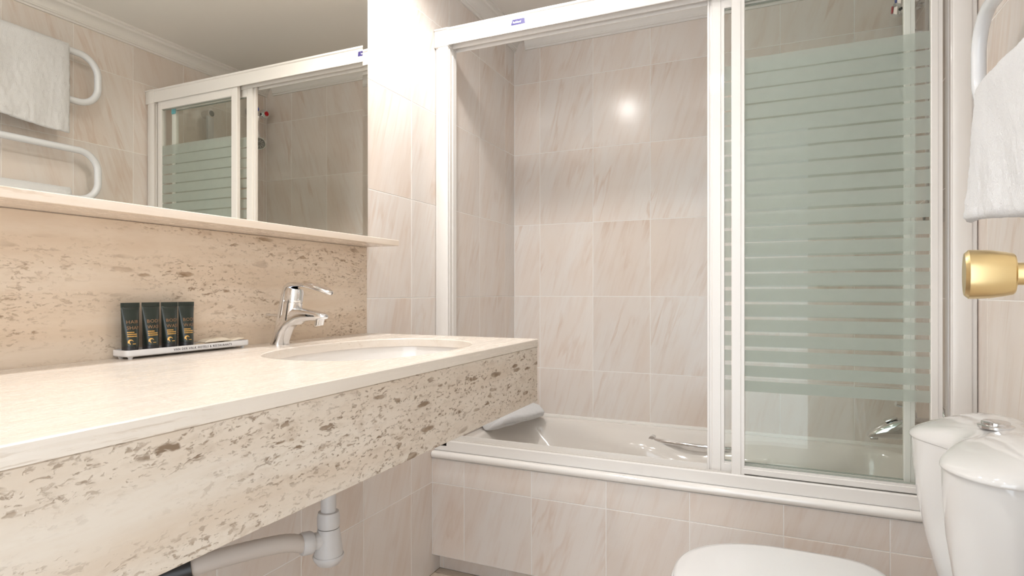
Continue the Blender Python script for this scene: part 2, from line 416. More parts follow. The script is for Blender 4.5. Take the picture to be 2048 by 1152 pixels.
# wall behind the photographer with a doorway onto the daylit next room
fw = struct(mesh('wall_front', *(lambda q: (q[0], q[1]))((lambda: (
    [(x, y, z) for y in (-0.30, -0.20) for x, z in ((LX, FL), (-0.62, FL), (-0.62, 1.03), (0.26, 1.03), (0.26, FL), (RX, FL), (RX, CEIL), (LX, CEIL))],
    [(0, 1, 2, 7), (7, 2, 3, 6), (6, 3, 4, 5), (15, 10, 9, 8), (14, 11, 10, 15), (13, 12, 11, 14), (1, 9, 10, 2), (2, 10, 11, 3), (3, 11, 12, 4)]))()), 'ceiling', smooth=0),
    'plain wall behind the viewer with an open doorway', 'wall')
# plaster cornice
def cornice_prof():
    p = [(0.0, CORN), (0.007, CORN), (0.007, CORN + 0.007), (0.013, CORN + 0.010), (0.013, CORN + 0.014)]
    for k in range(7):
        t = k / 6 * PI / 2
        p.append((0.015 + 0.030 * (1 - math.cos(t)), CORN + 0.016 + 0.030 * math.sin(t)))
    p += [(0.049, CORN + 0.050), (0.049, CORN + 0.055), (0.058, CORN + 0.058), (0.058, CEIL), (0.0, CEIL)]
    return p
CP = cornice_prof()
struct(prism('trim_1', [(LX + a, b) for a, b in CP], -0.2, BY, 'y', 'cornice'), 'moulded plaster cornice along the left wall', 'cornice')
struct(prism('trim_2', [(BY - a, b) for a, b in CP], LX + 0.058, RX - 0.058, 'x', 'cornice'), 'moulded plaster cornice above the bath back wall', 'cornice')
struct(prism('trim_3', [(RX - a, b) for a, b in CP], -0.2, BY, 'y', 'cornice'), 'moulded plaster cornice along the right wall', 'cornice')
# glazed bullnose capping the bath front
bn = [(1.812, -0.566)] + [(1.800 - 0.010 * math.sin(t) , -0.578 + 0.012 * math.cos(t)) for t in [k / 8 * PI for k in range(9)]] + [(1.812, -0.590)]
struct(prism('trim_4', bn, LX + 0.001, RX - 0.001, 'x', 'bullnose'), 'glossy white bullnose edging along the top of the bath front', 'trim')

# ------------------------------------------------------------------ ceiling lamps and added fill domes
words = ['recessed round ceiling lamp over the far end of the vanity', 'recessed round ceiling lamp over the near end of the vanity']
for (x, y), lab in zip(FILL_DOMES, ['opal dome ceiling lamp over the middle of the floor', 'opal dome ceiling lamp just inside the doorway']):
    t = thing('dome_lamp', lab, 'lamp', (x, y, CEIL), 'opal dome lamps')
    lathe('base_ring', [(0.0, 0.0), (0.072, 0.0), (0.072, -0.012), (0.064, -0.014), (0.0, -0.014)], 'frame', t, (x, y, CEIL), n=40)
    lathe('opal_dome', [(0.062, -0.0145)] + [(0.062 * math.cos(a), -0.0145 - 0.050 * math.sin(a)) for a in [PI / 2 * k / 8 for k in range(1, 9)]], 'dome', t, (x, y, CEIL), n=32)
for (x, y, W, ANG), lab in zip(LAMPS, words):
    t = thing('ceiling_lamp', lab, 'lamp', (x, y, CEIL), 'recessed ceiling lamps')
    lathe('trim_ring', [(0.036, -0.001), (0.046, -0.001), (0.046, -0.006), (0.040, -0.008), (0.036, -0.005)], 'frame', t, (x, y, CEIL))
    lathe('bulb', [(0.0, -0.001), (0.030, -0.001), (0.030, -0.003), (0.0, -0.004)], 'lamp', t, (x, y, CEIL))
    ld = bpy.data.lights.new('lamp_light', 'SPOT'); ld.energy = W; ld.color = LAMP_COL; ld.shadow_soft_size = 0.04
    ld.spot_size = math.radians(ANG); ld.spot_blend = 0.9
    lo = bpy.data.objects.new('lamp_light', ld); C.objects.link(lo); lo.parent = t; lo.location = (0, 0, -0.045)

# ------------------------------------------------------------------ vanity counter
KX, KY = -0.560, 1.428              # front and far end of the counter
KT, KB = -0.122, -0.284             # top, underside of apron
SX = LX + 0.004                     # face of the stone splashback
BC = (-0.795, 1.06); BA, BB, BNX = 0.178, 0.258, 2.35
def sup(a, b, n, t): 
    c, s = math.cos(t), math.sin(t)
    return (a * math.copysign(abs(c) ** (2 / n), c), b * math.copysign(abs(s) ** (2 / n), s))
vc = thing('vanity_counter', 'long travertine vanity counter with a deep pitted front apron', 'counter', (-0.83, 0.6, KB))
def worktop(parent):
    x0, x1, y0, y1 = SX, KX, -0.10, KY
    angs = sorted([2 * PI * k / 120 for k in range(120)] + [math.atan2(y - BC[1], x - BC[0]) % (2 * PI) for x in (x0, x1) for y in (y0, y1)])
    inner = [(BC[0] + sup(BA, BB, BNX, t)[0], BC[1] + sup(BA, BB, BNX, t)[1]) for t in angs]
    outer = []
    for t, (ix, iy) in zip(angs, inner):
        dx, dy = math.cos(t), math.sin(t)
        k = min([((x1 if dx > 0 else x0) - BC[0]) / dx if abs(dx) > 1e-9 else 9e9, ((y1 if dy > 0 else y0) - BC[1]) / dy if abs(dy) > 1e-9 else 9e9])
        outer.append((BC[0] + dx * k, BC[1] + dy * k))
    b = 0.0018; zt, zb = KT, KT - 0.020
    def ins(p, d): return (min(max(p[0], x0 + d), x1 - d), min(max(p[1], y0 + d), y1 - d))
    def infl(p, d): 
        v = Vector((p[0] - BC[0], p[1] - BC[1])); L = v.length; v *= (L + d) / L
        return (BC[0] + v.x, BC[1] + v.y)
    rings = [[(*infl(p, 0), zb) for p in inner], [(*infl(p, 0), zt - b) for p in inner], [(*infl(p, b), zt) for p in inner],
             [(*ins(p, b), zt) for p in outer], [(*ins(p, 0), zt - b) for p in outer], [(*ins(p, 0), zb) for p in outer], [(*infl(p, 0), zb) for p in inner]]
    return loft('worktop', rings, 'stone_top', parent, False, 30)
worktop(vc)
box('front_apron', KX - 0.022, KX - 0.001, -0.10, KY - 0.001, KB, KT - 0.0205, 'stone_front', vc, 0.0012)
box('end_apron', SX + 0.001, KX - 0.0225, KY - 0.022, KY - 0.001, KB, KT - 0.0205, 'stone_front', vc, 0.0012)
tag(box('splashback', LX - 0.001, SX - 0.0005, -0.10, 1.4275, KT - 0.02, 0.1335, 'stone_up', None, 0.001), 'peach travertine splashback slab between counter and shelf', 'splashback')
tag(box('stone_shelf', LX - 0.001, -0.997, -0.10, 1.432, 0.1345, 0.1507, 'stone_shelf', None, 0.001), 'narrow polished travertine shelf under the mirror', 'shelf')
# mirror with a bevelled far edge
def mirror():
    t = thing('wall_mirror', 'large frameless wall mirror above the stone shelf', 'mirror', (LX, 0.6, 0.151))
    y0, y1, z0, z1, f, bw = -0.10, 1.4255, 0.1512, 1.05, -1.105, 0.022
    V = [(f, y0, z0), (f, y1 - bw, z0), (f, y1 - bw, z1 - bw), (f, y0, z1 - bw)]
    mesh('glass_face', V, [(0, 1, 2, 3)], 'mirror', t, 0)
    g = f + 0.0010
    mesh('bevelled_edge', [(f, y1 - bw, z0), (g, y1, z0), (g, y1, z1), (f, y1 - bw, z1 - bw), (f, y0, z1 - bw), (g, y0, z1)], [(0, 1, 2, 3), (3, 2, 5, 4)], 'mirror', t, 0)
    box('backing', LX + 0.0005, f - 0.0004, y0, y1, z0, z1, 'grout', t)
mirror()
# undermounted basin
def basin():
    t = thing('wash_basin', 'oval porcelain basin set under the counter cut-out', 'basin', (BC[0], BC[1], -0.29))
    N_ = 72; prof = [(1.035, -0.1425), (1.03, -0.150), (1.02, -0.165), (0.985, -0.195), (0.90, -0.235), (0.72, -0.262), (0.45, -0.275), (0.16, -0.279)]
    inner = []
    for s, z in prof:
        inner.append([(BC[0] + sup(BA * s, BB * s, BNX, 2 * PI * k / N_)[0], BC[1] + sup(BA * s, BB * s, BNX, 2 * PI * k / N_)[1], z) for k in range(N_)])
    outer = [[(p[0] + (p[0] - BC[0]) * 0.05, p[1] + (p[1] - BC[1]) * 0.05, p[2] - (0.006 if i else 0)) for p in r] for i, r in enumerate(inner)]
    v, f = loft_data(outer[::-1] + inner, True)
    mesh('bowl', v, f, 'basin', t, 50)
    lathe('drain', [(0.0, -0.2765), (0.022, -0.2765), (0.024, -0.279), (0.0, -0.279)], 'chrome', t, (BC[0], BC[1], 0))
    bx = BC[0] - BA * 1.018
    lettering('maker_mark', 'Roca', 0.0105, 'ink', t, lambda a, b, c: (bx + 0.0035 + c, 0.993 + a, -0.1640 + b))
basin()

# ------------------------------------------------------------------ basin tap
def faucet():
    bx, by, bz = -1.052, 1.034, KT
    t = thing('basin_tap', 'chrome single lever basin tap with a looped handle', 'tap', (bx, by, bz))
    P = lambda x, z, y=0.0: Vector((bx + x, by + y, bz + z))
    # body and spout: one swept surface with a squarish section, leaning forward and reaching over the bowl
    n = 32; rings = []
    st = [(-0.001, 0.000, 0.0170, 0.0215, 0), (-0.001, 0.004, 0.0168, 0.0213, 0), (0.004, 0.016, 0.0168, 0.0210, -4), (0.010, 0.030, 0.0185, 0.0208, -8), (0.019, 0.044, 0.0230, 0.0206, -2), (0.030, 0.056, 0.0270, 0.0203, 20),
          (0.043, 0.0660, 0.0255, 0.0200, 46), (0.057, 0.0695, 0.0195, 0.0192, 66), (0.073, 0.0705, 0.0155, 0.0183, 78), (0.093, 0.0700, 0.0125, 0.0170, 86), (0.112, 0.0685, 0.0103, 0.0152, 92), (0.127, 0.0670, 0.0080, 0.0125, 96), (0.136, 0.0660, 0.0045, 0.0080, 98), (0.139, 0.0655, 0.0010, 0.0030, 98)]
    for x, z, ra, rb, ang in st:
        a = math.radians(ang); nx, nz = math.cos(a), -math.sin(a); ring = []
        for k in range(n):
            c_, s_ = math.cos(2 * PI * k / n), math.sin(2 * PI * k / n); e = 2 / 2.7
            c_, s_ = math.copysign(abs(c_) ** e, c_), math.copysign(abs(s_) ** e, s_)
            ring.append(P(x + nx * ra * c_, z + nz * ra * c_, rb * s_))
        rings.append(ring)
    loft('body', rings, 'chrome', t, True, 60)
    # broad back rising behind the cartridge, bending into the handle
    def bar(name, st, n=24, e=2 / 2.8):
        rr = []
        for x, z, ra, rb, ang in st:
            a = math.radians(ang); nx, nz = math.cos(a), -math.sin(a); ring = []
            for k in range(n):
                c_, s_ = math.cos(2 * PI * k / n), math.sin(2 * PI * k / n)
                c_, s_ = math.copysign(abs(c_) ** e, c_), math.copysign(abs(s_) ** e, s_)
                ring.append(P(x + nx * ra * c_, z + nz * ra * c_, rb * s_))
            rr.append(ring)
        return loft(name, rr, 'chrome', t, True, 60)
    bar('handle_neck', [(0.0085, 0.040, 0.0125, 0.0195, -4), (0.0130, 0.062, 0.0125, 0.0190, -8), (0.0185, 0.088, 0.0120, 0.0183, -10), (0.0230, 0.110, 0.0105, 0.0176, -9), (0.0265, 0.124, 0.0100, 0.0170, 0), (0.0310, 0.1335, 0.0100, 0.0168, 26), (0.0390, 0.1385, 0.0075, 0.0168, 62), (0.0500, 0.1395, 0.0058, 0.0165, 84), (0.0640, 0.1390, 0.0050, 0.0160, 92), (0.0780, 0.1380, 0.0046, 0.0140, 96), (0.0860, 0.1370, 0.0040, 0.0120, 98)])
    # cartridge
    a = math.radians(10); rr = []
    for h, r in ((0.058, 0.0215), (0.078, 0.0213), (0.0990, 0.0211), (0.1000, 0.0196), (0.1010, 0.0196), (0.1020, 0.0210), (0.1240, 0.0207), (0.1310, 0.0180), (0.1330, 0.010)):
        rr.append([P(0.0225 + h * math.sin(a) + r * math.cos(2 * PI * k / 28) * math.cos(a), h - r * math.cos(2 * PI * k / 28) * math.sin(a), r * math.sin(2 * PI * k / 28)) for k in range(28)])
    loft('cartridge', rr, 'chrome', t, True, 45)
    # looped lever
    loop = []
    for k in range(37):
        q = 2 * PI * k / 36; x = 0.111 + 0.038 * math.cos(q); y = 0.0140 * math.sin(q)
        loop.append(P(x, 0.1390 - 2.4 * max(0, x - 0.060) ** 2, y))
    v, f = loft_data(sweep_rings(loop, (0.0050, 0.0046), 12), False); mesh('lever_loop', v, f, 'chrome', t, 60)
    # aerator and pop-up rod
    a = math.radians(14); rr = []
    for h, r in ((0.0, 0.0105), (-0.014, 0.0105), (-0.0145, 0.0085), (-0.013, 0.0080)):
        rr.append([P(0.119 - h * -math.sin(a) + r * math.cos(2 * PI * k / 20) * math.cos(a), 0.0600 + h * math.cos(a) + r * math.cos(2 * PI * k / 20) * math.sin(a) * 0.6, r * math.sin(2 * PI * k / 20)) for k in range(20)])
    loft('aerator', rr, 'chrome', t, True, 45)
    tube('waste_knob', [P(-0.004, 0.0665), P(-0.030, 0.0680), P(-0.034, 0.0682), P(-0.042, 0.0685)], [0.0030, 0.0030, 0.0042, 0.0040], 'chrome', t, 12)
faucet()

# ------------------------------------------------------------------ tray, tubes, sachets
TRX0, TRX1, TRY0, TRY1 = -1.1045, -1.058, 0.682, 0.953
def tray():
    t = thing('amenity_tray', 'narrow white tray with printed front edge on the counter', 'tray', (-1.081, 0.817, KT))
    z0, z1, r, n = KT + 0.0045, KT + 0.0165, 0.009, 6
    def rr(d):
        pts = []
        for cx, cy, a0 in ((TRX1 - r, TRY1 - r, 0), (TRX0 + r, TRY1 - r, 90), (TRX0 + r, TRY0 + r, 180), (TRX1 - r, TRY0 + r, 270)):
            for k in range(n + 1):
                a = math.radians(a0 + 90 * k / n); pts.append((cx + (r - d) * math.cos(a), cy + (r - d) * math.sin(a)))
        return pts
    rings = [[(*p, z0) for p in rr(0.002)], [(*p, z0 + 0.002) for p in rr(0)], [(*p, z1 - 0.001) for p in rr(0)], [(*p, z1) for p in rr(0.0006)], [(*p, z1) for p in rr(0.002)], [(*p, z0 + 0.003) for p in rr(0.0026)]]
    loft('tray_body', rings, 'tray', t, True, 40)
    for x in (TRX0 + 0.010, TRX1 - 0.010):
        for y in (TRY0 + 0.012, TRY1 - 0.012):
            lathe('foot', [(0.0035, 0), (0.005, 0.005)], 'tray', t, (x, y, KT), n=12)
    lettering('printed_words', 'VAN DER VALK HOTELS & RESTAURANTS', 0.0063, 'ink', t, lambda a, b, c: (TRX1 + 0.0002 + c, 0.7715 + a, z0 + 0.0042 + b), spacing=1.16)
tray()
def tube_bottle(y, lines, label, lean=0.0):
    cx, z0 = -1.083, KT + 0.0078
    t = thing('toiletry_tube', label, 'tube', (cx, y, z0), 'dark green toiletry tubes')
    n = 28
    def ring(z, hw, hd):
        return [(cx + hd * math.cos(2 * PI * k / n) , y + lean * z + hw * math.sin(2 * PI * k / n), z0 + z) for k in range(n)]
    def dims(z):
        k = min(1, max(0, (z - 0.014) / 0.079)); return 0.0132 + 0.0044 * k, 0.0132 * (1 - k) ** 0.75 + 0.0011
    rings = [ring(0.0145, 0.0128, 0.0128)] + [ring(0.0145 + 0.0705 * i / 14, *dims(0.0145 + 0.0705 * i / 14)) for i in range(15)]
    rings += [ring(0.0862, 0.0176, 0.0016), ring(0.0865, 0.0177, 0.0010), ring(0.0945, 0.0178, 0.0010)]
    body = loft('body', rings, 'tube', t, True, 50)
    lathe('cap', [(0.0, 0), (0.0128, 0), (0.0131, 0.001), (0.0134, 0.0138), (0.0128, 0.0146), (0.0, 0.0146)], 'black', t, (cx, y, z0), n=28)
    def wrap(arc, z):
        a, b = dims(z); ph = -0.80 + arc / (0.5 * (a + b) + 0.0012)
        return (cx + (b + 0.0003) * math.cos(ph), y + lean * z + (a + 0.0003) * math.sin(ph), z0 + z)
    zz = 0.0565
    for ln in lines:
        lettering('name_print', ln, 0.0088, 'copper', body, lambda a, b, c, q=zz: wrap(a, q + b), spacing=1.02)
        zz -= 0.0108
    rnd = random.Random(int(y * 1e4))
    for k in range(3):                                   # three lines of small print, too small to read
        zl = 0.0395 - 0.0037 * k; a0 = 0.0; vs = []; fs = []
        while a0 < 0.0165:
            wd = rnd.uniform(0.0008, 0.0022)
            for q in range(2):
                i = len(vs); b0 = a0 + wd * q / 2; b1 = a0 + wd * (q + 1) / 2
                vs += [wrap(b0, zl), wrap(b1, zl), wrap(b1, zl + 0.0018), wrap(b0, zl + 0.0018)]; fs.append((i, i + 1, i + 2, i + 3))
            a0 += wd + 0.0004
            if k == 0 and a0 > 0.011: break
        mesh('small_print', vs, fs, 'gold', body, 0)
    # round emblem: a head with a hooked beak
    vs, fs = [], []
    for k in range(13):
        s = PI * (1.12 - 1.05 * k / 12); wdt = 0.0032 * (1 - (k / 12) ** 1.5) + 0.0003
        ri, ro = 0.0042 - wdt * 0.6, 0.0042 + wdt * 0.4
        vs += [wrap(0.0050 + ri * math.cos(s), 0.0225 + ri * math.sin(s)), wrap(0.0050 + ro * math.cos(s), 0.0225 + ro * math.sin(s))]
        if k: fs.append((2 * k - 2, 2 * k - 1, 2 * k + 1, 2 * k))
    i = len(vs); vs += [wrap(0.0012, 0.0218), wrap(0.0030, 0.0225), wrap(0.0042, 0.0185), wrap(0.0034, 0.0180)]; fs.append((i, i + 1, i + 2, i + 3))
    i = len(vs); vs += [wrap(0.0075, 0.0186), wrap(0.0135, 0.0186), wrap(0.0135, 0.0198), wrap(0.0075, 0.0198)]; fs.append((i, i + 1, i + 2, i + 3))
    mesh('emblem', vs, fs, 'gold', body, 0)
ys = [0.7035, 0.7425, 0.7805, 0.8165]
tube_bottle(ys[0], ['HAIR', 'SHAMPOO'], 'dark green hair shampoo tube, first in the row on the tray', 0.0)
tube_bottle(ys[1], ['BODY', 'WASH'], 'dark green body wash tube right beside the shampoo tube', 0.0)
tube_bottle(ys[2], ['BODY', 'WASH'], 'dark green body wash tube in the middle of the three', 0.0)
tube_bottle(ys[3], ['BODY', 'WASH'], 'dark green body wash tube nearest the tap', 0.0)
def sachet(x, y, z, rz, tilt, size, m, label):
    t = thing('paper_sachet', label, 'sachet', (x, y, z), 'paper sachets on the tray')
    R = Matrix.Rotation(rz, 4, 'Z') @ Matrix.Rotation(tilt, 4, 'X')
    n, L, wd, th = 10, *size
    rings = []
    for i in range(n + 1):
        s = i / n; h = th * (0.12 + 0.88 * min(1, 5 * min(s, 1 - s)) ** 0.7)
        a = (s - 0.5) * L
        pts = [(-wd / 2, 0), (-wd * 0.42, h * 0.8), (0, h), (wd * 0.42, h * 0.8), (wd / 2, 0), (wd * 0.42, -h * 0.1), (-wd * 0.42, -h * 0.1)]
        rings.append([Vector((x, y, z)) + R @ Vector((p[0], a, p[1] + th * 0.1)) for p in pts])
    loft('packet', rings, m, t, True, 40)
    tb = R @ Vector((0, L * 0.46, th * 0.25))
    e = [Vector((x, y, z)) + R @ Vector((sx * wd * 0.40, sy, th * 0.16)) for sx, sy in ((-1, L * 0.46), (1, L * 0.46), (1, L * 0.53), (-1, L * 0.53))]
    f = [p + Vector((0, 0, 0.0007)) for p in e]
    loft('sealed_edge', [e, f], m, t, True, 0)
sachet(-1.083, 0.868, KT + 0.0090, math.radians(4), 0.0, (0.062, 0.030, 0.0075), 'paper', 'kraft paper sachet lying lowest on the tray')
sachet(-1.081, 0.880, KT + 0.0180, math.radians(-6), math.radians(2), (0.058, 0.030, 0.0070), 'paper2', 'pale paper sachet resting across two others')
sachet(-1.079, 0.917, KT + 0.0165, math.radians(-10), math.radians(9), (0.052, 0.026, 0.0045), 'paper2', 'thin pale sachet leaning out toward the tap')

# ------------------------------------------------------------------ waste trap under the basin
def trap():
    x, y = -0.870, 0.990
    t = thing('waste_trap', 'grey plastic bottle trap and waste pipe under the vanity', 'waste pipe', (x, y, -0.586))
    tube('down_pipe', [(x, y, -0.285), (x, y, -0.475)], 0.016, 'pvc', t, 24)
    lathe('top_nut', [(0.0, -0.503), (0.0225, -0.503), (0.0235, -0.497), (0.0235, -0.480), (0.0215, -0.470), (0.017, -0.469), (0.0, -0.469)], 'pvc', t, (x, y, 0), n=28)
    lathe('trap_body', [(0.0, -0.566), (0.0305, -0.566), (0.0300, -0.556), (0.0255, -0.520), (0.0225, -0.5045), (0.0, -0.5045)], 'pvc', t, (x, y, 0), n=28)
    lathe('cleanout_cup', [(0.0, -0.587), (0.012, -0.586), (0.024, -0.580), (0.0310, -0.570), (0.0325, -0.563), (0.0315, -0.5605), (0.0, -0.5605)], 'pvc', t, (x, y, 0), n=28)
    d = Vector((-0.42, -0.90, 0.06)).normalized(); p0 = Vector((x, y, -0.528))
    tube('side_outlet', [p0, p0 + d * 0.045], 0.0175, 'pvc', t, 20)
    tube('side_nut', [p0 + d * 0.036, p0 + d * 0.040, p0 + d * 0.056, p0 + d * 0.060], [0.0215, 0.0235, 0.0235, 0.0215], 'pvc', t, 24)
    path = spline([p0 + d * 0.055, (-0.905, 0.895, -0.508), (-0.945, 0.81, -0.503), (-0.985, 0.742, -0.508), (-1.000, 0.725, -0.512)], 12)
    hose = tube('flexible_hose', path, [0.0175 + 0.0005 * (i % 2) for i in range(len(path))], 'hose', t, 20, 20)
    tube('wall_collar', spline([(-0.978, 0.750, -0.5065), (-1.010, 0.714, -0.514), (-1.045, 0.675, -0.528), (-1.1105, 0.610, -0.55)], 5), 0.0225, 'black', t, 24)
trap()

# ------------------------------------------------------------------ bathtub
RIM = -0.566
def smooth(a, b, x): 
    t = min(1, max(0, (x - a) / (b - a))); return t * t * (3 - 2 * t)
def bathtub():
    t = thing('bathtub', 'cream acrylic bathtub with sculpted armrest in the tiled alcove', 'bathtub', (-0.32, 2.17, -0.96))
    X0, X1, Y0, Y1 = LX + 0.002, RX - 0.002, 1.838, BY - 0.002
    cx, cy, hx, hy = (X0 + X1) / 2, (Y0 + Y1) / 2, (X1 - X0) / 2, (Y1 - Y0) / 2
    n = 200; A = []
    for k in range(n): A.append(2 * PI * (k + 0.5) / n)
    def rect(a):
        c, s = math.cos(a), math.sin(a); q = 1 / max(abs(c), abs(s)); return cx + hx * c * q, cy + hy * s * q
    lev = [(0.030, 0.000), (0.036, -0.0015), (0.044, -0.008), (0.050, -0.022), (0.056, -0.045), (0.064, -0.075), (0.073, -0.11), (0.083, -0.15), (0.095, -0.20), (0.110, -0.26), (0.130, -0.31), (0.165, -0.345), (0.215, -0.362), (0.29, -0.368)]
    rings = [[(*rect(a), RIM - 0.05) for a in A], [(*rect(a), RIM) for a in A]]
    for ins, dz in lev:
        ring = []
        for a in A:
            ax, ay = hx - ins, hy - min(ins, hy - 0.05)
            c, s = math.cos(a), math.sin(a); q = (abs(c) ** 7 + abs(s) ** 7) ** (-1 / 7)
            x, y = cx + ax * c * q, cy + ay * s * q
            depth = -dz
            u = smooth(cx, X0, x)                     # sloping backrest at the left end
            x += 0.34 * u * smooth(0.0, 0.37, depth) * smooth(-0.2, -1.0, c)
            far = smooth(0.25, 0.75, s); near = smooth(0.25, 0.75, -s)
            sh = smooth(-0.83, -0.46, x) * (1 - smooth(0.10, 0.34, x))          # armrest shoulders
            led = smooth(0.012, 0.050, depth) * (1 - 0.45 * smooth(0.10, 0.24, depth))
            scoop = math.exp(-((x + 0.28) / 0.155) ** 2) * math.exp(-((depth - 0.055) / 0.045) ** 2)
            y -= far * (0.085 * sh * led - 0.050 * scoop); y += near * (0.085 * sh * led - 0.050 * scoop)
            drop = 0.0
            ring.append((x, y, RIM + dz + drop))
        rings.append(ring)
    v, f = loft_data(rings, False); b = (len(rings) - 1) * n; f.append(tuple(range(b, b + n)))
    mesh('tub_shell', v, f, 'tub', t, 60)
    # grab handle on the far inner side
    path = spline([(-0.460, 2.466, RIM - 0.040), (-0.445, 2.440, RIM - 0.040), (-0.40, 2.418, RIM - 0.039), (-0.30, 2.404, RIM - 0.039), (-0.20, 2.406, RIM - 0.040), (-0.12, 2.425, RIM - 0.041), (-0.09, 2.466, RIM - 0.042)], 7)
    nn = len(path)
    h = loft('grab_handle', sweep_rings(path, [((0.0105 - 0.0025 * math.sin(PI * i / (nn - 1))) * 0.9, 0.0110 - 0.0025 * math.sin(PI * i / (nn - 1))) for i in range(nn)], 14), 'chrome', t, True, 60)
    lathe('handle_boss', [(0.0, 0.0), (0.015, 0.0), (0.016, 0.006), (0.016, 0.030), (0.0, 0.030)], 'chrome', h, (-0.452, 2.431, RIM - 0.040), 'y', 20)
    lathe('boss_screw', [(0.0, -0.0008), (0.0045, -0.0008), (0.0045, 0.002), (0.0, 0.002)], 'black', h, (-0.452, 2.431, RIM - 0.040), 'y', 12)
    # sealing bead against the tiles
    prism('sealant_bead', [(Y1 - 0.010, RIM), (Y1 - 0.009, RIM + 0.006), (Y1 - 0.003, RIM + 0.010), (Y1 + 0.001, RIM + 0.010), (Y1 + 0.001, RIM)], X0, X1, 'x', 'bead', t)
bathtub()
# rolled towel / mat lying over the tub's left corner
def rolled_towel():
    a, b = Vector((-1.066, 2.14, RIM)), Vector((-0.968, 2.474, RIM))
    t = thing('rolled_towel', 'white towel rolled flat on the left rim of the bathtub', 'towel', (a + b) / 2)
    n, m_ = 72, 70; rings = []
    d = (b - a).normalized(); s = Vector((d.y, -d.x, 0))
    for i in range(m_ + 1):
        k = i / m_; e = min(k, 1 - k); R = 0.054 * min(1, (e * 9)) ** 0.45 + 0.004
        ring = []
        for q in range(n):
            ph = 2 * PI * q / n; x = math.cos(ph) * R * 1.0; z = (math.sin(ph) * 0.60 + 0.60) * R
            if math.sin(ph) < -0.3: z = max(z, 0.002)
            fold = 0.0035 * math.sin(ph * 3 + k * 2.0) + 0.004 * noise.noise(Vector((k * 6, math.cos(ph), math.sin(ph)))) + 0.0022 * noise.noise(Vector((k * 45, 8 * math.cos(ph), 8 * math.sin(ph)))) - 0.005 * math.exp(-((ph - 0.55 - 0.35 * k) / 0.10) ** 2)
            x += fold * math.cos(ph); z += abs(fold) * 0.6
            if x > 0: z -= 0.0   # lies on the rim
            ring.append(a + d * (b - a).length * k + s * x + Vector((0, 0, z + 0.001)))
        rings.append(ring)
    body = loft('roll', rings, 'towel', t, True, 60)
    path = [a + d * (0.04 + 0.24 * k / 12) + s * (0.047 + 0.002 * math.sin(k)) + Vector((0, 0, 0.022 + 0.002 * math.cos(k * 1.3))) for k in range(13)]
    tube('hem', path, (0.005, 0.0022), 'towel', t, 10)
rolled_towel()

